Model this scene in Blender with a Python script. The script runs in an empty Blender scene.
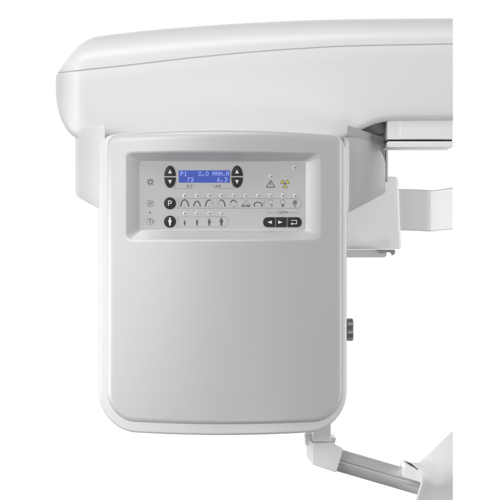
import bpy, bmesh, math
import numpy as np
from mathutils import Vector, Matrix

# ------------------------------------------------------------------ camera, world, lamps, exposure
scene = bpy.context.scene
col = scene.collection
CAM_D = 1600.0                                   # millimetres from the lens to the front of the control head

cam_data = bpy.data.cameras.new('camera')
cam_data.sensor_width = 36.0
cam_data.lens = 36.0 * CAM_D / 500.0
cam_data.clip_start = 0.05
cam_data.clip_end = 100.0
cam = bpy.data.objects.new('camera', cam_data)
cam.location = (0, -CAM_D / 1000, 0)
cam.rotation_euler = (math.radians(90), 0, 0)
col.objects.link(cam)
scene.camera = cam

world = bpy.data.worlds.new('World')
scene.world = world
world.use_nodes = True
wb = world.node_tree.nodes['Background']
def studio(up, down):
    """room light: brighter from above than from the floor"""
    nt = world.node_tree
    tc = nt.nodes.new('ShaderNodeTexCoord')
    sep = nt.nodes.new('ShaderNodeSeparateXYZ')
    mr = nt.nodes.new('ShaderNodeMapRange')
    mr.interpolation_type = 'SMOOTHSTEP'
    for k, v in (('From Min', -0.5), ('From Max', 0.5), ('To Min', down), ('To Max', up)):
        mr.inputs[k].default_value = v
    nt.links.new(tc.outputs['Generated'], sep.inputs['Vector'])
    nt.links.new(sep.outputs['Z'], mr.inputs['Value'])
    nt.links.new(mr.outputs['Result'], wb.inputs['Strength'])
wb.inputs['Color'].default_value = (1.0, 1.0, 1.0, 1)
studio(0.19, 0.2)

def area_lamp(name, loc, target, sx, sy, power, color=(1, 1, 1)):
    ld = bpy.data.lights.new(name, 'AREA')
    ld.shape = 'RECTANGLE'
    ld.size, ld.size_y = sx, sy
    ld.energy = power
    ld.color = color
    o = bpy.data.objects.new(name, ld)
    o.location = loc
    o.rotation_euler = (Vector(target) - Vector(loc)).to_track_quat('-Z', 'Y').to_euler()
    col.objects.link(o)
    return o

for loc, tz, sx, sy, spread, p in (((-1.4, -0.4, -0.12), -0.10, 0.5, 0.3, 28, 0.28), ((-1.4, -0.2, -0.10), -0.04, 0.4, 0.4, 36, 0.14)):
    area_lamp('softbox_lamp', loc, (0, 0.0, tz), sx, sy, p).data.spread = math.radians(spread)      # gridded strip lights at the left
area_lamp('overhead_lamp', (-0.3, -0.6, 1.7), (0, 0.1, 0), 1.2, 0.8, 14)
area_lamp('front_lamp', (-1.1, -1.9, 0.7), (0, 0.1, 0), 1.0, 1.0, 19)
area_lamp('front_side_lamp', (-1.6, -1.3, 0.6), (0, 0.1, 0), 1.0, 1.0, 8.5)
area_lamp('front_fill_lamp', (0.6, -2.2, 0.1), (0.15, 0.1, 0), 1.0, 1.0, 0.5)
area_lamp('low_fill_lamp', (0.5, -1.9, -0.9), (0.15, 0.1, 0), 0.6, 0.6, 5.0)
area_lamp('side_fill_lamp', (1.4, 0.06, 0.0), (0.18, 0.22, -0.1), 0.4, 1.0, 10)
for z in (2.9, -2.9):
    area_lamp('backdrop_lamp', (0, 3.3, z), (0, 5.0, z * 0.25), 7.4, 0.5, 210)

scene.view_settings.view_transform = 'Standard'
scene.view_settings.look = 'None'
scene.view_settings.exposure = 0.03
scene.view_settings.gamma = 1.0
scene.cycles.use_denoising = True
scene.cycles.max_bounces = 8

# ------------------------------------------------------------------ helpers
def P(px, py, d, ref=None):
    """millimetre drawing of the front view (x right, y down) at depth d behind the head's front; ref = depth the drawing was measured at"""
    s = (CAM_D + (d if ref is None else ref)) / CAM_D
    return Vector(((px - 250) * s / 1000, d / 1000, (250 - py) * s / 1000))

def material(name, base, rough=0.4, metal=0.0, bump=0.0, bump_scale=900.0, mottle=0.0, coat=0.0, emit=None, emit_s=0.0):
    m = bpy.data.materials.new(name)
    m.use_nodes = True
    nt = m.node_tree
    b = nt.nodes['Principled BSDF']
    b.inputs['Base Color'].default_value = (*base, 1)
    b.inputs['Roughness'].default_value = rough
    b.inputs['Metallic'].default_value = metal
    b.inputs['Coat Weight'].default_value = coat
    b.inputs['Coat Roughness'].default_value = 0.15
    if emit:
        b.inputs['Emission Color'].default_value = (*emit, 1)
        b.inputs['Emission Strength'].default_value = emit_s
    tc = nt.nodes.new('ShaderNodeTexCoord')
    if bump:
        n = nt.nodes.new('ShaderNodeTexNoise')
        n.inputs['Scale'].default_value = bump_scale
        n.inputs['Detail'].default_value = 3
        nt.links.new(tc.outputs['Object'], n.inputs['Vector'])
        bp = nt.nodes.new('ShaderNodeBump')
        bp.inputs['Strength'].default_value = bump
        bp.inputs['Distance'].default_value = 0.0003
        nt.links.new(n.outputs['Fac'], bp.inputs['Height'])
        nt.links.new(bp.outputs['Normal'], b.inputs['Normal'])
    if mottle:
        n2 = nt.nodes.new('ShaderNodeTexNoise')
        n2.inputs['Scale'].default_value = 14
        n2.inputs['Detail'].default_value = 4
        nt.links.new(tc.outputs['Object'], n2.inputs['Vector'])
        mr = nt.nodes.new('ShaderNodeMapRange')
        mr.inputs['To Min'].default_value = rough - mottle
        mr.inputs['To Max'].default_value = rough + mottle
        nt.links.new(n2.outputs['Fac'], mr.inputs['Value'])
        nt.links.new(mr.outputs['Result'], b.inputs['Roughness'])
    return m

M_PALE = material('lightened_white_plastic', (0.9, 0.9, 0.9), 0.4, bump=0.06)  # white plastic lightened for parts the lamps barely reach
M_WHITE = material('white_plastic', (0.77, 0.77, 0.77), 0.38, bump=0.06, mottle=0.05)
M_SHELL = material('pale_shell_plastic', (0.70, 0.70, 0.70), 0.34, bump=0.05, mottle=0.05)
M_SILVER = material('silver_paint', (0.545, 0.545, 0.545), 0.42, metal=0.15, bump=0.10, bump_scale=1600, mottle=0.05)
M_RECESS_LIT = material('lightened_recess_walls', (0.87, 0.87, 0.87), 0.36, bump=0.06)  # paler than the cover, standing in for light on the recess walls
M_COWL = material('shade_grey_paint', (0.44, 0.44, 0.44), 0.42, metal=0.15, bump=0.08, bump_scale=1600, mottle=0.05)  # base darkened to carry the shade on the right cowl
M_PANEL = material('panel_foil', (0.52, 0.52, 0.525), 0.45, bump=0.05, mottle=0.05)
M_DARK = material('dark_button_foil', (0.022, 0.022, 0.024), 0.35, bump=0.04)
M_SLOT = material('dark_slot', (0.03, 0.03, 0.03), 0.6)
M_SEAM = material('shadow_gap_rubber', (0.62, 0.62, 0.62), 0.7)
M_PRINT = material('dark_print', (0.10, 0.10, 0.105), 0.5)
M_GREYPRINT = material('grey_print', (0.28, 0.28, 0.285), 0.5)
M_YELLOW = material('yellow_print', (0.62, 0.50, 0.12), 0.5)
M_MARK = material('pale_button_mark', (0.80, 0.80, 0.80), 0.45)
M_LED = material('indicator_lens', (0.80, 0.80, 0.80), 0.18)
M_LEDHOLE = material('indicator_pip', (0.06, 0.06, 0.06), 0.3)
M_LCD = material('blue_backlit_screen', (0.02, 0.03, 0.15), 0.25, emit=(0.065, 0.105, 0.42), emit_s=0.78)
M_LCDTEXT = material('screen_characters', (0.30, 0.36, 0.60), 0.3, emit=(0.30, 0.37, 0.72), emit_s=0.75)
M_KNOB = material('dark_knurled_metal', (0.30, 0.30, 0.30), 0.3, metal=0.75, bump=0.05)
M_BACK = material('white_paper_backdrop', (0.9, 0.9, 0.9), 0.9)

def alu():
    m = material('brushed_aluminium', (0.62, 0.62, 0.62), 0.5, metal=0.45)
    nt = m.node_tree
    b = nt.nodes['Principled BSDF']
    tc = nt.nodes.new('ShaderNodeTexCoord')
    mp = nt.nodes.new('ShaderNodeMapping')
    mp.inputs['Scale'].default_value = (30, 1500, 1500)
    n = nt.nodes.new('ShaderNodeTexNoise')
    n.inputs['Scale'].default_value = 1.0
    bp = nt.nodes.new('ShaderNodeBump')
    bp.inputs['Strength'].default_value = 0.12
    bp.inputs['Distance'].default_value = 0.0003
    nt.links.new(tc.outputs['Object'], mp.inputs['Vector'])
    nt.links.new(mp.outputs['Vector'], n.inputs['Vector'])
    nt.links.new(n.outputs['Fac'], bp.inputs['Height'])
    nt.links.new(bp.outputs['Normal'], b.inputs['Normal'])
    return m
M_ALU = alu()

def link(name, me, mats, parent=None, sharp=32, label=None):
    o = bpy.data.objects.new(name, me)
    col.objects.link(o)
    for m in (mats if isinstance(mats, (list, tuple)) else [mats]):
        me.materials.append(m)
    me.shade_smooth()
    if sharp:
        me.set_sharp_from_angle(angle=math.radians(sharp))
    if parent is not None:
        o.parent = parent
        o.matrix_parent_inverse = parent.matrix_world.inverted()
    if label:
        o['label'] = label
    return o

def finish(bm):
    bmesh.ops.remove_doubles(bm, verts=bm.verts, dist=1e-6)
    bmesh.ops.recalc_face_normals(bm, faces=bm.faces)
    me = bpy.data.meshes.new('mesh')
    bm.to_mesh(me)
    bm.free()
    return me

def rrect(x0, y0, x1, y1, r, n=8):
    """rounded rectangle; r = radius or (top-left, top-right, bottom-right, bottom-left)"""
    if not isinstance(r, (list, tuple)):
        r = (r,) * 4
    out = []
    for (cx, cy, rr, a0) in ((x0 + r[0], y0 + r[0], r[0], 180), (x1 - r[1], y0 + r[1], r[1], 270),
                             (x1 - r[2], y1 - r[2], r[2], 0), (x0 + r[3], y1 - r[3], r[3], 90)):
        for i in range(n + 1):
            a = math.radians(a0 + 90 * i / n)
            out.append((cx + rr * math.cos(a), cy + rr * math.sin(a)))
    return out

def inset(pts, k, w=None):
    """move every point of a closed outline inwards by k along its averaged normal"""
    if abs(k) < 1e-9:
        return list(pts)
    n = len(pts)
    area = sum(pts[i][0] * pts[(i + 1) % n][1] - pts[(i + 1) % n][0] * pts[i][1] for i in range(n))
    sgn = 1 if area > 0 else -1
    out = []
    for i in range(n):
        a, b, c = Vector(pts[i - 1]), Vector(pts[i]), Vector(pts[(i + 1) % n])
        e1, e2 = (b - a), (c - b)
        if e1.length < 1e-9: e1 = e2
        if e2.length < 1e-9: e2 = e1
        e1, e2 = e1.normalized(), e2.normalized()
        n1, n2 = Vector((-e1.y, e1.x)) * sgn, Vector((-e2.y, e2.x)) * sgn
        m = (n1 + n2)
        m = m.normalized() if m.length > 1e-6 else n1
        q = b + m * (k * (w[i] if w else 1.0) / max(0.35, m.dot(n1)))
        out.append((q.x, q.y))
    return out

def slab_rings(bm, outline, d0, d1, r_front=0.0, r_back=0.0, seg=6, ref=None, w=None):
    """closed prism of an outline between depths d0 and d1 with filleted front and back edges"""
    ref = d0 if ref is None else ref
    levels = []
    if r_front:
        for i in range(seg + 1):
            a = math.pi / 2 * i / seg
            levels.append((d0 + r_front * (1 - math.sin(a)), r_front * (1 - math.cos(a))))
        levels.reverse()
    else:
        levels.append((d0, 0))
    if r_back:
        for i in range(seg + 1):
            a = math.pi / 2 * i / seg
            levels.append((d1 - r_back * (1 - math.sin(a)), r_back * (1 - math.cos(a))))
    else:
        levels.append((d1, 0))
    rings = []
    for d, k in levels:
        rings.append([bm.verts.new(P(x, y, d, ref)) for x, y in inset(outline, k, w)])
    n = len(outline)
    for a, b in zip(rings, rings[1:]):
        for i in range(n):
            j = (i + 1) % n
            bm.faces.new((a[i], a[j], b[j], b[i]))
    bm.faces.new(rings[0])
    bm.faces.new(list(reversed(rings[-1])))

def bowed(x0, y0, x1, y1, r, up, down, n=10):
    """rounded rectangle whose top and bottom edges bulge by up / down in the middle"""
    base = rrect(x0, y0, x1, y1, r, n)
    out = []
    for i, p in enumerate(base):
        out.append(p)
        q = base[(i + 1) % len(base)]
        if abs(q[0] - p[0]) > 40:                # a long horizontal edge: add points along it
            out += [(p[0] + (q[0] - p[0]) * k / 24, p[1] + (q[1] - p[1]) * k / 24) for k in range(1, 24)]
    mid, cx, hw = (y0 + y1) / 2, (x0 + x1) / 2, (x1 - x0) / 2
    res = []
    for x, y in out:
        u = 1 - ((x - cx) / hw) ** 2
        g = min(1.0, abs(y - mid) / abs(y0 - mid)) ** 3
        res.append((x, y - up * u * g if y < mid else y + down * u * g))
    return res

def slab(name, outline, d0, d1, mat, parent=None, r=1.0, rb=None, ref=None, label=None, sharp=32):
    bm = bmesh.new()
    slab_rings(bm, outline, d0, d1, r, r if rb is None else rb, ref=ref)
    return link(name, finish(bm), mat, parent, sharp, label)

def soft(xs, ys):
    """smooth (monotone cubic) curve through measured points"""
    x, y = np.array(xs, float), np.array(ys, float)
    h = np.diff(x); dl = np.diff(y) / h
    m = np.zeros(len(x))
    m[0], m[-1] = dl[0], dl[-1]
    for i in range(1, len(x) - 1):
        if dl[i - 1] * dl[i] > 0:
            w1, w2 = 2 * h[i] + h[i - 1], h[i] + 2 * h[i - 1]
            m[i] = (w1 + w2) / (w1 / dl[i - 1] + w2 / dl[i])
    def f(q):
        q = min(max(q, x[0]), x[-1])
        i = min(int(np.searchsorted(x, q, side='right')) - 1, len(x) - 2)
        t = (q - x[i]) / h[i]
        return float((2*t**3 - 3*t**2 + 1) * y[i] + (t**3 - 2*t**2 + t) * h[i] * m[i]
                     + (-2*t**3 + 3*t**2) * y[i+1] + (t**3 - t**2) * h[i] * m[i+1])
    return f

def loft(name, rings, mat, parent=None, sharp=35, label=None, cap=True):
    bm = bmesh.new()
    R = [[bm.verts.new(p) for p in ring] for ring in rings]
    n = len(R[0])
    for a, b in zip(R, R[1:]):
        for i in range(n):
            j = (i + 1) % n
            bm.faces.new((a[i], a[j], b[j], b[i]))
    if cap:
        bm.faces.new(R[0]); bm.faces.new(list(reversed(R[-1])))
    return link(name, finish(bm), mat, parent, sharp, label)

# ------------------------------------------------------------------ setting
bm = bmesh.new()
vs = [bm.verts.new(v) for v in ((-3.8, 5.0, -2.4), (3.8, 5.0, -2.4), (3.8, 5.0, 2.4), (-3.8, 5.0, 2.4))]
bm.faces.new(vs)
backdrop = link('backdrop', finish(bm), M_BACK, None, 0)
backdrop['kind'] = 'structure'

# ------------------------------------------------------------------ the machine
machine = bpy.data.objects.new('dental_xray_machine', None)
machine.location = P(222, 431, 60)
machine.empty_display_size = 0.05
col.objects.link(machine)
machine['label'] = 'white dental x-ray machine with silver control head hung under a curved overhead arm'
machine['category'] = 'x-ray machine'
bpy.context.view_layer.update()

# ---- overhead arm: lower cover, top cover, seam
ARM_F, ARM_B = 75.0, 270.0
f_top = soft((48, 49, 54, 60, 68, 76, 85, 92, 110, 150, 200, 250, 300, 350, 453),
             (84, 79, 70, 60, 50.5, 43, 38, 36.2, 33.8, 29.6, 25.6, 22.6, 20.4, 19, 18))
f_bot = soft((48, 49, 52, 56, 60, 65, 72, 80, 90, 330, 346, 354, 365, 375, 390, 453),
             (86, 96, 106, 116, 123, 130, 136.5, 140, 141.4, 142.6, 142, 134, 128.5, 124.2, 121.4, 120.5))
f_seam = soft((48, 75, 130, 190, 250, 300, 350, 453), (74, 71, 65, 58, 52.3, 48.6, 46, 44))

def arm_front(x):
    if x >= 80: return ARM_F
    t = min(1.0, (80 - x) / 32.0)
    return ARM_F + 75 * (1 - math.sqrt(max(0, 1 - t * t)))

xs_arm = [48.02, 48.2, 48.6, 49.2, 50, 51, 52, 53, 54.5, 56, 58, 60, 62.5, 65, 68, 71, 74, 77, 80, 84, 88, 92, 97, 103, 110] + \
         [110 + (453 - 110) * i / 44 for i in range(1, 45)]

def ring_pts(x, prof):
    w = min(1.0, max(0.0, (x - 400) / 53.0))        # the cut end runs square to the rail, a touch oblique to the face
    return [Vector((P(x, 250, ARM_F + (d - ARM_F) * w).x, d / 1000, P(x, y, d).z)) for d, y in prof]

rings = []
for x in xs_arm:
    t, b = max(f_top(x), f_seam(x) + 0.35), f_bot(x)
    h = max(b - t, 0.4)
    f = arm_front(x)
    rb = min(9.0, h * 0.4, 9); rt = min(1.2, h * 0.1)
    prof = [(f + rt + 3, t + 0.05), (f + rt, t), (f + rt * 0.3, t + rt * 0.3), (f, t + rt)]
    for i in range(1, 6):
        prof.append((f, t + rt + (h - rt - rb) * i / 6))
    for i in range(9):
        a = math.pi / 2 * i / 8
        prof.append((f + rb * (1 - math.cos(a)), b - rb + rb * math.sin(a)))
    bk = max(ARM_B - (f - ARM_F) * 0.8, f + 20)
    prof += [(bk - 4, b), (bk, b - min(4, h / 3)), (bk, t)]
    rings.append(ring_pts(x, prof))
arm = loft('overhead_arm', rings, M_WHITE, machine)

rings = []
for x in [q for q in xs_arm if q >= 53]:
    t, s = f_top(x), f_seam(x) - 0.25
    h = max(s - t, 0.3)
    f = arm_front(x) - 0.6
    prof = [(f + 3, s + 0.05), (f + 0.9, s), (f + 0.2, s - min(0.5, h * .2))]
    for i in range(1, 15):                      # broad roll-over towards the top
        a = math.pi / 2 * i / 14
        prof.append((f + 0.2 + 62 * (1 - math.cos(a)) ** 1.1, s - min(0.5, h * .2) - (h - min(0.5, h * .2)) * math.sin(a) ** 0.9))
    bk = max(ARM_B - (f - ARM_F) * 0.8, f + 70)
    prof += [(bk - 8, t), (bk, t + min(6, h / 2)), (bk, s + 0.05)]
    rings.append(ring_pts(x, prof))
loft('top_cover', rings, M_WHITE, arm)

rings = []                                       # soft grey gasket in the joint between both covers
for x in [q for q in xs_arm if q >= 56]:
    s = f_seam(x); f = arm_front(x) + 0.7
    rings.append(ring_pts(x, [(f, s - 1.2), (f, s + 1.4), (f + 6, s + 1.4), (f + 6, s - 1.2)]))
loft('seam', rings, M_SEAM, arm)

# ---- guide rail behind the arm at the right
rail = slab('guide_rail', rrect(387.5, 120.3, 453, 139.4, 0.6, 2), 82, 130, M_PALE, machine, r=0.5, ref=82)
slab('rail_slot', rrect(388, 139.2, 452.6, 141.6, 0.3, 2), 86, 128, M_SLOT, rail, r=0.2, ref=82)
slab('rail_lip', rrect(387.5, 141.4, 453, 147.4, 0.8, 2), 81, 131, M_PALE, rail, r=0.6, ref=82)
slab('end_stop', rrect(400.3, 121.4, 452.8, 139.0, 0.4, 2), 80.9, 83, M_PALE, rail, r=0.3, ref=82)
slab('rail_end', rrect(372, 122.4, 391, 147, 0.8, 2), 126, 131, M_PALE, rail, r=0.5, ref=126)
slab('carriage_lug', [(348, 117), (388.6, 117), (388.8, 127), (387.6, 130), (384.6, 132.6), (380, 133.8), (348, 133.8)], 112, 125, M_COWL, rail, r=0.6, ref=112)

# ---- control head: rear cover and front cover
bm = bmesh.new()
slab_rings(bm, bowed(98.6, 135.4, 346.8, 429.8, (16, 16, 38, 38), 3.0, 2.6, 12), 24, 150, 3, 3, ref=30)
bm.normal_update()
lid = min((f for f in bm.faces if len(f.verts) > 50), key=lambda f: f.calc_center_median().y)
bmesh.ops.inset_region(bm, faces=[lid], thickness=0.013)
bmesh.ops.inset_region(bm, faces=[lid], thickness=0.001)
bmesh.ops.translate(bm, verts=lid.verts, vec=(0, 0.07, 0))           # hollow: only the rim shows round the cover
rear = link('rear_cover', finish(bm), M_SHELL, machine)
for v in rear.data.vertices:                      # its front follows the bow of the cover
    d = v.co.y * 1000
    v.co.y += (0.0016 * (v.co.x * 1000 + 28) ** 2 - 21.5) * max(0.0, 1 - (d - 24) / 60) / 1000

T = 33.0
KC = 0.0016
FLOOR = 19.5
def cover_mesh():
    bm = bmesh.new()
    oc = bowed(105.6, 134.4, 342.8, 422.4, (8.4, 8.4, 28, 28), 4.2, 3.0, 12)
    wt = [1.0 + 0.5 * min(1.0, max(0.0, (150 - y) / 14)) for x, y in oc]      # softer roll-over along the top
    slab_rings(bm, oc, 0, T, 5.4, 0, seg=8, ref=0, w=wt)
    body = link('cover_blank', finish(bm), M_SILVER, None, 0)
    bm = bmesh.new()
    front, floor_ = rrect(124.2, 152.2, 322.4, 240, 6, 6), rrect(139.0, 160.2, 305.4, 229.4, 2.2, 6)
    def lerp(k): return [(a[0] + (b[0] - a[0]) * k, a[1] + (b[1] - a[1]) * k) for a, b in zip(front, floor_)]
    R = [[bm.verts.new(P(x, y, d, 0)) for x, y in lerp(k)] for d, k in ((-4.4, -0.25), (FLOOR, 1.0))]
    n = len(front)
    for i in range(n):
        j = (i + 1) % n
        bm.faces.new((R[0][i], R[0][j], R[1][j], R[1][i]))
    bm.faces.new(R[0]); bm.faces.new(list(reversed(R[1])))
    cut = link('cutter_blank', finish(bm), M_SILVER, None, 0)
    mo = body.modifiers.new('cut', 'BOOLEAN'); mo.operation = 'DIFFERENCE'; mo.object = cut; mo.solver = 'EXACT'
    bv = body.modifiers.new('soft', 'BEVEL'); bv.width = 0.0019; bv.segments = 4; bv.limit_method = 'ANGLE'
    bv.angle_limit = math.radians(28)
    bpy.context.view_layer.update()
    dg = bpy.context.evaluated_depsgraph_get()
    me = bpy.data.meshes.new_from_object(body.evaluated_get(dg))
    for o in (body, cut):
        old = o.data
        bpy.data.objects.remove(o)
        bpy.data.meshes.remove(old)
    bm = bmesh.new(); bm.from_mesh(me)
    for i in range(40):                          # cross cuts so that the face can be bowed
        X = (100 + 6.3 * i - 250) / 1000
        bmesh.ops.bisect_plane(bm, geom=bm.verts[:] + bm.edges[:] + bm.faces[:], plane_co=(X, 0, 0), plane_no=(1, 0, 0), dist=1e-6)
    for v in bm.verts:                           # bow: the middle stands furthest forward
        sag = KC * (v.co.x * 1000 + 28) ** 2
        d = v.co.y * 1000
        if 123 < v.co.x * 1000 + 250 < 323.5 and 151 < 250 - v.co.z * 1000 < 241:
            v.co.y = (sag * max(0.0, 1 - d / FLOOR) + d) / 1000      # the recess keeps a flat floor
        else:
            v.co.y = (sag + d * (T - sag) / T) / 1000
    bm.normal_update()
    lo, hi = P(124.0, 240.2, 0, 0), P(322.6, 152.0, 0, 0)
    for f in bm.faces:                           # recess walls are coloured paler in place of the light they catch
        c = f.calc_center_median()
        f.material_index = 1 if (lo.x < c.x < hi.x and lo.z < c.z < hi.z) else 0
    out = bpy.data.meshes.new('mesh')
    bm.to_mesh(out); bm.free()
    out.materials.clear()
    return out
front = link('front_cover', cover_mesh(), [M_SILVER, M_RECESS_LIT], machine, 40)
front.modifiers.new('even_shading', 'WEIGHTED_NORMAL').keep_sharp = True

# ---- control panel
PD = 19.0                                        # depth of the foil
def Q(x, y, lift=0.0):
    return P(x, y, PD - lift)
panel = slab('control_panel', rrect(138.6, 159.8, 305.8, 229.8, 1.5, 4), PD, PD + 1.2, M_PANEL, machine, r=0, ref=PD)

class Ink:
    """flat printed shapes, each ink its own material slot, lying just above the foil"""
    def __init__(s, mats, lift=0.15):
        s.bm = bmesh.new(); s.mats = mats; s.lift = lift
    def poly(s, pts, m=0, lift=None):
        vs = [s.bm.verts.new(Q(x, y, s.lift if lift is None else lift)) for x, y in pts]
        f = s.bm.faces.new(vs); f.material_index = m
        f.normal_update()
        if f.normal.y > 0: f.normal_flip()
    def stroke(s, pts, w=0.45, m=0, closed=False, lift=None):
        pts = [Vector(p) for p in pts]
        n = len(pts); L = []; Rr = []
        for i in range(n):
            a = pts[i - 1] if (i > 0 or closed) else pts[i]
            c = pts[(i + 1) % n] if (i < n - 1 or closed) else pts[i]
            b = pts[i]
            e1 = (b - a).normalized() if (b - a).length > 1e-9 else (c - b).normalized()
            e2 = (c - b).normalized() if (c - b).length > 1e-9 else e1
            nn = Vector((-(e1.y + e2.y), e1.x + e2.x))
            nn = nn.normalized() if nn.length > 1e-6 else Vector((-e1.y, e1.x))
            k = w / 2 / max(0.4, nn.dot(Vector((-e1.y, e1.x))))
            L.append(b + nn * k); Rr.append(b - nn * k)
        for i in range(n if closed else n - 1):
            j = (i + 1) % n
            s.poly([L[i], L[j], Rr[j], Rr[i]], m, lift)
    def disc(s, x, y, r, m=0, n=20, lift=None):
        s.poly([(x + r * math.cos(2 * math.pi * i / n), y + r * math.sin(2 * math.pi * i / n)) for i in range(n)], m, lift)
    def ring(s, x, y, r, w=0.4, m=0, n=28):
        s.stroke([(x + r * math.cos(2 * math.pi * i / n), y + r * math.sin(2 * math.pi * i / n)) for i in range(n)], w, m, True)
    def build(s, name, parent, label=None):
        me = bpy.data.meshes.new('mesh'); s.bm.to_mesh(me); s.bm.free()
        return link(name, me, s.mats, parent, 0, label)

def arc(cx, cy, rx, ry, a0, a1, n=12):
    return [(cx + rx * math.cos(math.radians(a0 + (a1 - a0) * i / n)), cy + ry * math.sin(math.radians(a0 + (a1 - a0) * i / n))) for i in range(n + 1)]

STROKES = {  # small single-stroke capitals on a 4 x 6 box, y down
    'k': [[(0, 0), (0, 6)], [(3, 2), (0, 4.2), (3, 6)]],
    'V': [[(0, 0), (2, 6), (4, 0)]],
    'm': [[(0, 6), (0, 2.4), (1.6, 2.2), (2.2, 3), (2.2, 6)], [(2.2, 3), (3, 2.2), (4.2, 2.6), (4.4, 6)]],
    'A': [[(0, 6), (2, 0), (4, 6)], [(0.8, 4), (3.2, 4)]],
    'C': [[(4, 1), (3, 0), (1, 0), (0, 1.2), (0, 4.8), (1, 6), (3, 6), (4, 5)]],
    'E': [[(4, 0), (0, 0), (0, 6), (4, 6)], [(0, 3), (3, 3)]],
    'P': [[(0, 6), (0, 0), (2.8, 0), (3.8, 1), (3.8, 2.3), (2.8, 3.3), (0, 3.3)]],
    'H': [[(0, 0), (0, 6)], [(4, 0), (4, 6)], [(0, 3), (4, 3)]],
    'R': [[(0, 6), (0, 0), (2.8, 0), (3.8, 1), (3.8, 2.3), (2.8, 3.3), (0, 3.3)], [(2, 3.3), (4, 6)]],
    'T': [[(0, 0), (4, 0)], [(2, 0), (2, 6)]],
}
def write(ink, text, x, y, h, w=0.35, m=0, gap=5.6, lift=None):
    k = h / 6
    for ch in text:
        for st in STROKES[ch]:
            ink.stroke([(x + a * k, y + b * k) for a, b in st], w, m, lift=lift)
        x += gap * k

def figure(ink, x, y0, h, w, m=0, lift=None):
    """standing figure pictogram from y0 down to y0+h"""
    ink.disc(x, y0 + h * .12, h * .12, m, 14, lift)
    ink.poly([(x - w, y0 + h * .27), (x + w, y0 + h * .27), (x + w, y0 + h * .60), (x + w * .62, y0 + h * .60), (x + w * .55, y0 + h),
              (x + w * .08, y0 + h), (x, y0 + h * .66), (x - w * .08, y0 + h), (x - w * .55, y0 + h), (x - w * .62, y0 + h * .60), (x - w, y0 + h * .60)], m, lift)

ink = Ink([M_PRINT, M_GREYPRINT, M_YELLOW])
LX = [184.6, 197.0, 209.2, 221.3, 233.6, 245.8, 258.0, 270.4, 282.7, 295.0]
# frames round the programme row and the patient size row
ink.stroke([(177.2, 198.6)] + arc(296.8, 203.4, 4.8, 4.8, -90, 90) + [(177.2, 208.2)] + arc(169.9, 203.4, 8.7, 8.7, 33, -33, 6), 0.35, 1, True)
ink.stroke(arc(258.5, 203.4, 5.4, 4.6, -58, 58, 8), 0.3, 1)
ink.stroke(arc(269.4, 203.4, 5.4, 4.6, 122, 238, 8), 0.3, 1)
ink.stroke([(177.2, 216.6)] + arc(223.6, 221.6, 5.0, 5.0, -90, 90) + [(177.2, 226.6)] + arc(169.9, 221.6, 8.9, 8.9, 34, -34, 6), 0.35, 1, True)
# brackets for kV, mA and the skull row
ink.stroke([(176.2, 182.6), (174.2, 188.4), (190.6, 188.4)] + arc(190.6, 184.6, 3.4, 3.8, 80, 0, 5), 0.35, 1)
ink.stroke(list(reversed(arc(216.4, 184.6, 3.4, 3.8, 100, 180, 5))) + [(216.4, 188.4), (233.4, 188.4), (231.4, 182.6)], 0.35, 1)
write(ink, 'kV', 187.3, 184.4, 2.9, 0.4, 0)
write(ink, 'mA', 215.6, 184.4, 2.9, 0.4, 0, 6.4)
ink.stroke([(266.8, 209.4), (266.8, 212.6), (277.6, 212.6)], 0.35, 1)
ink.stroke([(287.6, 212.6), (298.2, 212.6), (298.2, 209.4)], 0.35, 1)
write(ink, 'CEPH', 278.2, 211.2, 2.5, 0.36, 0, 6.0)
# dental arch pictograms
def arch(x, rx, ry, yb, w, m=0, a0=180, a1=360):
    ink.stroke(arc(x, yb, rx, ry, a0, a1, 14), w, m)
arch(LX[0], 3.9, 6.8, 206.6, 1.15); ink.disc(LX[0], 206.6, 0.55, 1)
arch(LX[1], 3.1, 5.2, 206.4, 1.15); ink.disc(LX[1], 206.4, 0.5, 1)
arch(LX[2], 3.7, 6.6, 206.6, 1.1, 0, 180, 290); arch(LX[2], 3.7, 6.6, 206.6, 0.45, 1, 290, 360); ink.disc(LX[2], 206.6, 0.5, 1)
arch(LX[3], 3.7, 6.6, 206.6, 0.45, 1, 180, 250); arch(LX[3], 3.7, 6.6, 206.6, 1.1, 0, 250, 360); ink.disc(LX[3], 206.6, 0.5, 1)
arch(LX[4], 3.6, 6.2, 206.4, 1.0, 0, 220, 320); arch(LX[4], 3.6, 6.2, 206.4, 0.45, 1, 180, 220); arch(LX[4], 3.6, 6.2, 206.4, 0.45, 1, 320, 360)
ink.disc(LX[4], 206.6, 0.6, 0)
for sx in (-1, 1):                                # jaw joints, open and closed
    ink.stroke([(LX[5] + sx * 0.6, 200.2), (LX[5] + sx * 2.0, 203.2), (LX[5] + sx * 4.2, 204.6)], 0.5, 1)
    ink.stroke(arc(LX[5] + sx * 1.4, 206.9, 0.75, 2.0, 180, 360, 8), 0.7, 0)
    ink.stroke(arc(LX[5] + sx * 3.6, 206.9, 0.75, 1.7, 180, 360, 8), 0.7, 0)
arch(LX[6], 4.4, 3.2, 205.4, 0.95, 0, 195, 345)
for sx in (-1, 1): ink.stroke([(LX[6] + sx * 4.0, 204.2), (LX[6] + sx * 3.2, 206.8)], 0.9, 0)
ink.disc(LX[6], 206.2, 0.5, 1)
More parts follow.
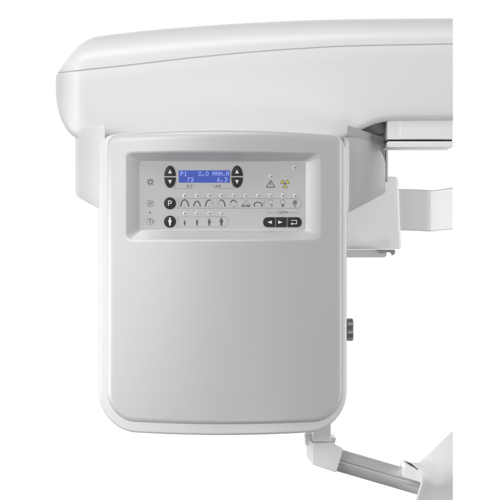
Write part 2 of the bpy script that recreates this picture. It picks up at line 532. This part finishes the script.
# skull from the side, skull from the front, hand
ink.stroke(arc(LX[7], 202.4, 2.7, 2.6, -20, -300, 16) + [(LX[7] + 0.6, 206.9), (LX[7] + 2.0, 206.2), (LX[7] + 2.5, 203.4)], 0.42, 1)
ink.stroke([(LX[7] + 0.4, 204.4), (LX[7] + 1.8, 204.6)], 0.5, 0)
ink.stroke(arc(LX[8], 202.2, 2.5, 2.5, 150, 390, 16) + [(LX[8] + 1.2, 204.6), (LX[8] + 0.9, 207.0), (LX[8] - 0.9, 207.0), (LX[8] - 1.2, 204.6)], 0.42, 1, True)
ink.poly([(LX[8] - 0.8, 203.8), (LX[8] + 0.8, 203.8), (LX[8] + 0.6, 206.4), (LX[8] - 0.6, 206.4)], 0)
ink.poly([(LX[9] - 1.5, 203.0), (LX[9] + 1.6, 203.0), (LX[9] + 1.2, 205.2), (LX[9] + 0.8, 207.4), (LX[9] - 0.7, 207.4), (LX[9] - 1.0, 205.2)], 1)
for dx, dy, tx in ((-1.3, 200.6, -1.7), (-0.4, 199.9, -0.5), (0.5, 200.0, 0.6), (1.3, 200.7, 1.7)):
    ink.stroke([(LX[9] + dx, 203.2), (LX[9] + tx, dy)], 0.62, 0)
ink.stroke([(LX[9] - 1.2, 204.6), (LX[9] - 2.7, 202.8)], 0.62, 0)
# patient sizes
for x, h, w in ((LX[0], 5.2, 0.95), (LX[1], 6.2, 1.1), (LX[2], 7.0, 1.35), (LX[3], 8.0, 1.7)):
    figure(ink, x, 225.6 - h, h, w)
# left column symbols
for k in range(8):
    a = math.radians(45 * k)
    ink.stroke([(150.3 + 1.5 * math.cos(a), 182 + 1.5 * math.sin(a)), (150.3 + 3.7 * math.cos(a), 182 + 3.7 * math.sin(a))], 0.75, 0)
ink.ring(150.3, 182, 1.7, 0.6, 1)
ink.ring(150.1, 203.2, 3.3, 0.42, 1)
write(ink, 'R', 149.0, 201.4, 3.4, 0.5, 1)
ink.stroke([(148.0, 206.0), (153.6, 201.2)], 0.4, 1)
ink.disc(150.1, 212.7, 0.75, 0)
ink.ring(150.1, 221.4, 3.3, 0.42, 1)
write(ink, 'T', 148.9, 219.6, 3.6, 0.6, 0)
ink.stroke([(152.2, 222.4), (154.0, 221.4), (152.6, 220.6)], 0.4, 0)
# warning triangle
ink.stroke([(270.6, 180.2), (274.7, 187.2), (266.5, 187.2)], 0.7, 0, True)
ink.stroke([(270.6, 182.4), (270.6, 184.8)], 0.7, 0); ink.disc(270.6, 185.9, 0.4, 0)
# radiation trefoil
TX, TY = 284.9, 183.6
for k in range(3):
    a0 = 90 + 120 * k - 30
    blade = arc(TX, TY, 4.4, 4.4, a0, a0 + 60, 8) + arc(TX, TY, 1.3, 1.3, a0 + 60, a0, 4)
    ink.poly(blade, 2)
    ink.stroke(blade, 0.35, 0, True, lift=0.25)
ink.disc(TX, TY, 0.75, 0)
ink.build('printed_symbols', panel)

# display
disp = slab('display', rrect(178.6, 170.4, 229.8, 182.6, 0.3, 2), PD - 0.5, PD + 0.4, M_LCD, panel, r=0.15, rb=0, ref=PD)
GLYPH = {
    'P': '11110 10001 10001 11110 10000 10000 10000', '1': '00100 01100 00100 00100 00100 00100 01110',
    '0': '01110 10001 10001 10001 10001 10001 01110', '.': '00000 00000 00000 00000 00000 01100 01100',
    'M': '10001 11011 10101 10101 10001 10001 10001', 'A': '01110 10001 10001 11111 10001 10001 10001',
    'N': '10001 11001 10101 10011 10001 10001 10001', '7': '11111 00001 00010 00100 01000 01000 01000',
    '3': '11110 00001 00001 01110 00001 00001 11110', '6': '00110 01000 10000 11110 10001 10001 01110',
}
txt = Ink([M_LCDTEXT], 0.62)
def lcd(text, x, y, pitch=0.56, step=3.55):
    for ch in text:
        for r_, row in enumerate(GLYPH[ch].split()):
            for c_, bit in enumerate(row):
                if bit == '1':
                    a, b, q = x + c_ * pitch, y + r_ * pitch * 1.12, pitch * 0.92
                    txt.poly([(a, b), (a + q, b), (a + q, b + q * 1.12), (a, b + q * 1.12)])
        x += step
lcd('P1', 180.6, 171.6)
lcd('0.0', 198.6, 171.6)
lcd('MAN.', 212.6, 171.6, 0.54, 3.45)
lcd('A', 226.2, 171.6, 0.54)
lcd('73', 187.2, 177.4)
lcd('6.3', 217.4, 177.4)
txt.build('display_characters', disp)

# buttons: each one mesh with its own pale mark on top
def button(outline, draw, label):
    bm = bmesh.new()
    slab_rings(bm, outline, PD - 0.7, PD + 0.3, 0.35, 0, seg=4, ref=PD)
    mk = Ink([M_MARK], 0.82)
    draw(mk)
    tmp = bpy.data.meshes.new('mesh'); mk.bm.to_mesh(tmp); mk.bm.free()
    n0 = len(bm.faces)
    bmesh.ops.recalc_face_normals(bm, faces=bm.faces)
    bm.from_mesh(tmp)
    bm.faces.ensure_lookup_table()
    for f in bm.faces[n0:]: f.material_index = 1
    bpy.data.meshes.remove(tmp)
    me = bpy.data.meshes.new('mesh'); bm.to_mesh(me); bm.free()
    return link('button', me, [M_DARK, M_MARK], panel, 40, label)

def tri(x, y, w, h, way):
    if way == 'up': return [(x - w, y + h), (x + w, y + h), (x, y - h)]
    if way == 'down': return [(x - w, y - h), (x, y + h), (x + w, y - h)]
    if way == 'left': return [(x + w, y - h), (x + w, y + h), (x - w, y)]
    return [(x - w, y - h), (x - w, y + h), (x + w, y)]

for bx, what in ((170.0, 'kV'), (237.0, 'mA')):
    button(arc(bx, 176.0, 5.8, 10.4, 180, 360, 22), lambda k: k.poly(tri(bx, 171.4, 1.9, 2.0, 'up')), 'dark half oval key with a pale up arrow')
    button(arc(bx, 177.4, 5.8, 10.4, 0, 180, 22), lambda k: k.poly(tri(bx, 182.0, 1.9, 2.0, 'down')), 'dark half oval key with a pale down arrow')
circle = lambda x, y, r: arc(x, y, r, r, 0, 360 - 360 / 36, 35)
button(circle(169.9, 203.3, 6.0), lambda k: write(k, 'P', 168.5, 200.9, 4.8, 0.75), 'round dark key marked P')
button(circle(169.9, 221.6, 6.0), lambda k: figure(k, 169.9, 217.5, 8.2, 1.5), 'round dark key with a pale standing figure')
button(rrect(263.0, 217.2, 275.0, 227.2, (4.6, 0.4, 0.4, 4.6), 8), lambda k: k.poly(tri(269.6, 222.2, 2.2, 1.7, 'left')), 'dark key with a pale left arrow')
button(rrect(275.5, 217.2, 286.6, 227.2, (0.4, 0.4, 0.4, 0.4), 4), lambda k: k.poly(tri(280.4, 222.2, 2.2, 1.7, 'right')), 'dark key with a pale right arrow')
def enter_mark(k):
    k.stroke([(291.2, 220.4), (296.6, 220.4), (296.6, 223.8), (292.2, 223.8)], 0.6)
    k.poly(tri(291.6, 223.8, 1.1, 1.3, 'left'), lift=0.86)
button(rrect(287.2, 217.2, 301.6, 227.2, (0.4, 4.6, 4.6, 0.4), 8), enter_mark, 'dark key with a pale return arrow')

# indicator lights: a small moulded dome with a dark pip
def indicator(x, y):
    bm = bmesh.new()
    n = 20
    R = []
    for r, l in ((1.75, 0.0), (1.6, 0.3), (1.2, 0.62), (0.75, 0.74), (0.62, 0.62), (0.0, 0.5)):
        if r == 0:
            R.append([bm.verts.new(Q(x, y, l))])
        else:
            R.append([bm.verts.new(Q(x + r * math.cos(2 * math.pi * i / n), y + r * math.sin(2 * math.pi * i / n), l)) for i in range(n)])
    for k, (a, b) in enumerate(zip(R, R[1:])):
        for i in range(n):
            j = (i + 1) % n
            f = bm.faces.new((a[i], a[j], b[j], b[i]) if len(b) > 1 else (a[i], a[j], b[0]))
            f.material_index = 1 if k >= 3 else 0
    bmesh.ops.recalc_face_normals(bm, faces=bm.faces)
    for f in bm.faces:
        f.normal_update()
        if f.normal.y > 0: f.normal_flip()
    me = bpy.data.meshes.new('mesh'); bm.to_mesh(me); bm.free()
    link('indicator_light', me, [M_LED, M_LEDHOLE], panel, 50)
for x in LX: indicator(x, 195.5)
for x in LX[:4]: indicator(x, 213.4)
indicator(270.8, 176.4); indicator(294.2, 167.6)

# ---- knurled adjustment knob on the right flank
bm = bmesh.new()
KD = 70.0
kc = P(346.4, 329.6, KD)
ridges = 24
prof = [(-0.004, 0.0090), (0.0004, 0.0090), (0.0004, 0.0112), (0.0010, 0.0118), (0.0062, 0.0118), (0.0070, 0.0110), (0.0071, 0.0)]
R = []
for dx, r in prof:
    if r == 0:
        R.append([bm.verts.new(kc + Vector((dx, 0, 0)))]); continue
    ring = []
    for i in range(ridges * 4):
        a = 2 * math.pi * i / (ridges * 4)
        rr = r - (0.0007 if (i % 4) in (2, 3) and r > 0.0105 else 0)
        ring.append(bm.verts.new(kc + Vector((dx, rr * math.cos(a), rr * math.sin(a)))))
    R.append(ring)
for a, b in zip(R, R[1:]):
    n = len(a)
    for i in range(n):
        j = (i + 1) % n
        bm.faces.new((a[i], a[j], b[j], b[i]) if len(b) > 1 else (a[i], a[j], b[0]))
link('adjustment_knob', finish(bm), M_KNOB, machine, 30)

# ---- side cowls that flare back from the head
def cowl(plan, name, mat, label):
    """plan: (x, depth, top, bottom) along the outer skin from front to back"""
    rings = []
    for x, d, t, b in plan:
        s = 1 if x > 222 else -1
        xi = max(x - 9, 343.6) if s > 0 else min(x + 9, 105.0)
        rt, rb_ = min(3.0, abs(x - xi) * .6), min(2.0, abs(x - xi) * .4)
        sec = [(x - s * rt, t), (x - s * rt * .3, t + rt * .3), (x, t + rt)]
        sec += [(x, t + rt + (b - t - rt - rb_) * i / 5) for i in range(1, 5)]
        sec += [(x, b - rb_), (x - s * rb_ * .3, b - rb_ * .3), (x - s * rb_, b), (xi, b), (xi, t)]
        rings.append([P(px, py, d) for px, py in sec])
    return loft(name, rings, mat, machine, 40, label)

def dense(pts, n=26):
    p = list(zip(*pts)); k = list(range(len(pts)))
    fs = [soft(k, q) for q in p]
    return [tuple(f(i * (len(pts) - 1) / n) for f in fs) for i in range(n + 1)]

cowl(dense([(104.6, 26, 123.6, 209.8), (99.5, 31, 124.2, 209.6), (92, 42, 125, 206), (84.5, 58, 126.4, 202), (78, 78, 127.6, 198), (75.4, 110, 128.4, 195), (75.2, 150, 128.6, 193)]),
     'side_cowl', M_SHELL, 'cowl toned pale for the lit side, below the rounded end of the overhead arm')  # paler than its twin: the lit side is put into the colour
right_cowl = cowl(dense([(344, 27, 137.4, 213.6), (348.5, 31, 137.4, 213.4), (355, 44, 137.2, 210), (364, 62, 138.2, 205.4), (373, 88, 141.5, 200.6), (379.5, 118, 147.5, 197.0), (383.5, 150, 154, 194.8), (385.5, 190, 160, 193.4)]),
     'side_cowl', M_COWL, 'cowl toned grey for the shaded side, beside the bracket arm')  # darker than its twin: the shade is put into the colour
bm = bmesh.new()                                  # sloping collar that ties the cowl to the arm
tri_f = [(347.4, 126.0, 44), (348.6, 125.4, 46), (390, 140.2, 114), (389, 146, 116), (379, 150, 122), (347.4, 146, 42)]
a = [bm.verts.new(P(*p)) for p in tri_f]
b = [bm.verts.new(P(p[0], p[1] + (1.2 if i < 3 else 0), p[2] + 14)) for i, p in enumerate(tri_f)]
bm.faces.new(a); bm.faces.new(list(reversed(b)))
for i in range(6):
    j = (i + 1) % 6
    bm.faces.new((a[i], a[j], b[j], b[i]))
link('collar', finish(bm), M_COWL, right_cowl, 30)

# ---- housing behind the head and the bent bracket arm
slab('support_post', rrect(366, 141, 388.4, 182, 2, 4), 200, 236, M_COWL, machine, r=3, ref=200)
box = slab('rear_housing', [(330, 176.4), (394, 176.4), (397.2, 177.4), (398.6, 180.6), (401.2, 247.6), (400, 249), (330, 249)], 196, 290, M_PALE, machine, r=2.2, ref=196)
for v in box.data.vertices:                       # turned a little to the right so its face catches the side fill lamp
    y0 = v.co.y
    v.co.y += max(0.0, v.co.x - 0.09) * 0.5
    k = (CAM_D / 1000 + v.co.y) / (CAM_D / 1000 + y0)
    v.co.x *= k; v.co.z *= k
slab('foot_plate', rrect(332, 249.4, 386.6, 257.6, (0.9, 0.9, 3, 0.9), 4), 200, 262, M_PALE, box, r=0.7, ref=200)
slab('latch', [(375, 249.6), (395.2, 249.6), (395.2, 253.4), (392.6, 255.6), (391.0, 252.4), (386.0, 252.4), (381, 253.6)], 197.5, 214, M_COWL, box, r=0.5, ref=198)

def strap():
    plan = [(392, 236, 188.6, 230.4), (408, 239, 188.9, 230.7), (420, 242, 189.3, 231.0), (427, 243.6, 189.7, 231.4), (431, 245.4, 190.0, 231.6),
            (434.5, 249.4, 189.8, 231.4), (441, 257, 189.0, 230.6), (453, 268, 187.2, 229.4)]
    rings = []
    for x, d, t, b in dense(plan, 34):
        sec = [(t, 4), (t + 0.3, 1.2), (t + 1.2, 0.0), (t + 12, 0), (b - 12, 0), (b - 1.2, 0), (b - 0.3, 1.2), (b, 4), (b, 14), (t, 14)]
        rings.append([P(x, y, d + k, d) for y, k in sec])
    loft('bracket_arm', rings, M_PALE, machine, 35)
strap()

# ---- jointed support arm under the head
elbow = bmesh.new()
def hull_block(bm, fpts, bpts):
    a = [bm.verts.new(P(*p)) for p in fpts]; b = [bm.verts.new(P(*p)) for p in bpts]
    bm.faces.new(a); bm.faces.new(list(reversed(b)))
    n = len(a)
    for i in range(n):
        j = (i + 1) % n
        bm.faces.new((a[i], a[j], b[j], b[i]))
hull_block(elbow, [(312.4, 442.6, 60), (331.5, 442.6, 60), (342.6, 448.2, 64), (341.0, 456, 64), (336.2, 472.6, 64), (312.2, 464.6, 60)],
           [(305.6, 437.4, 96), (333, 442.6, 108), (343, 448.2, 108), (341.4, 456, 108), (336.4, 472.6, 108), (306.4, 456.4, 96)])
bmesh.ops.remove_doubles(elbow, verts=elbow.verts, dist=1e-6)
bmesh.ops.recalc_face_normals(elbow, faces=elbow.faces)
bmesh.ops.bevel(elbow, geom=elbow.edges[:], offset=0.0012, segments=4, profile=0.5, affect='EDGES', clamp_overlap=True)
sup = link('support_arm', finish(elbow), M_PALE, machine, 30)
slab('neck', rrect(312.8, 420, 331.2, 442.2, 1.8, 4), 61, 100, M_PALE, sup, r=1.4, ref=60)
slab('collar', [(305.2, 437.0), (308.6, 435.2), (332.8, 436.8), (336.2, 438.4), (334.4, 444.6), (331, 445.2), (305.4, 445.2)], 78, 112, M_PALE, sup, r=0.5, ref=80)

def tube():
    A, B = P(339, 460.2, 86), P(424, 485.0, 92)
    ax = (B - A).normalized()
    up = Vector((0, 0, 1)); up = (up - ax * up.dot(ax)).normalized()
    dp = ax.cross(up).normalized()
    if dp.y < 0: dp = -dp
    H, W = 0.0118, 0.0105
    prof = []
    n = 40
    for i in range(n):
        a = 2 * math.pi * i / n
        u, w = H * math.sin(a), -W * math.cos(a)
        prof.append((u, w))
    prof2 = []
    for u, w in prof:                              # a shallow channel along the front
        if w < 0 and -0.0022 < u < 0.0012: w += 0.0022
        prof2.append((u, w))
    rings = [[Vector((t, w, u)) for u, w in prof2] for t in (-0.004, 0.0, (B - A).length * .5, (B - A).length)]
    o = loft('tube', rings, M_ALU, None, 28)
    rot = Matrix((ax, dp, up)).transposed().to_4x4()
    o.matrix_world = Matrix.Translation(A) @ rot
    o.parent = sup
    bpy.context.view_layer.update()
    o.matrix_parent_inverse = sup.matrix_world.inverted()
    o.matrix_basis = Matrix.Translation(A) @ rot
tube()

clamp = bmesh.new()
rows = [  # left lip -> inside edge -> body -> cut end; every row runs from top to bottom
    [(404.4, 460.6, 64), (411.6, 463.8, 58), (417.4, 468.6, 54), (420.6, 475.6, 52), (420.4, 484, 53), (418.0, 492, 56), (415.2, 501, 60), (410, 520, 66)],
    [(406.2, 460.2, 62), (413.4, 463.2, 56), (419.2, 468.0, 52), (422.6, 475.4, 50), (422.2, 484, 51), (419.8, 492, 54), (417.0, 501, 58), (412, 520, 64)],
    [(410.5, 462.0, 70), (418.0, 465.4, 62), (424.0, 471.0, 57), (428.0, 479.8, 54), (427.0, 486, 58), (425.0, 493, 61), (423.0, 502, 65), (419, 520, 70)],
    [(418.4, 462.8, 74), (426.0, 466.4, 66), (432.0, 473.0, 60), (437.0, 482.6, 55), (436.4, 488, 60), (435.0, 494, 64), (434.0, 503, 68), (432, 520, 74)],
    [(430.0, 452.6, 76), (436.0, 460.4, 68), (441.0, 470.6, 61), (444.6, 481.0, 56), (445.0, 487, 62), (445.0, 494, 66), (444.6, 503, 70), (444, 520, 76)],
    [(441.8, 441.0, 78), (446.0, 453.0, 70), (449.0, 465.6, 63), (450.4, 477.0, 57), (450.8, 485, 63), (451.0, 493, 68), (451.0, 503, 72), (451, 520, 78)],
    [(453.0, 430.2, 80), (453.0, 446.0, 72), (453.0, 461.0, 65), (453.0, 474.4, 58), (453.0, 483, 64), (453.0, 493, 69), (453.0, 503, 73), (453, 520, 80)],
]
rows = [[(x, y, 62 + (d - 62) * 0.5) for x, y, d in row] for row in rows]
G = [[clamp.verts.new(P(*p)) for p in row] for row in rows]
Bk = [[clamp.verts.new(P(p[0], p[1], 110)) for p in row] for i, row in enumerate(rows)]
nr, nc = len(rows), len(rows[0])
for i in range(nr - 1):
    for j in range(nc - 1):
        clamp.faces.new((G[i][j], G[i + 1][j], G[i + 1][j + 1], G[i][j + 1]))
        clamp.faces.new((Bk[i][j], Bk[i][j + 1], Bk[i + 1][j + 1], Bk[i + 1][j]))
for i in range(nr - 1):
    clamp.faces.new((G[i][0], Bk[i][0], Bk[i + 1][0], G[i + 1][0]))
    clamp.faces.new((G[i][-1], G[i + 1][-1], Bk[i + 1][-1], Bk[i][-1]))
for j in range(nc - 1):
    clamp.faces.new((G[-1][j], Bk[-1][j], Bk[-1][j + 1], G[-1][j + 1]))
    clamp.faces.new((G[0][j], G[0][j + 1], Bk[0][j + 1], Bk[0][j]))
bmesh.ops.recalc_face_normals(clamp, faces=clamp.faces)
slab('sleeve', [(402.4, 466.0), (404.0, 464.0), (407, 463.4), (414, 466.6), (421, 471.6), (424, 477), (421.6, 481.2), (402.4, 475.4)], 60, 102, M_PALE, sup, r=0.6, ref=74)
cl = link('clamp', finish(clamp), M_WHITE, sup, 45)
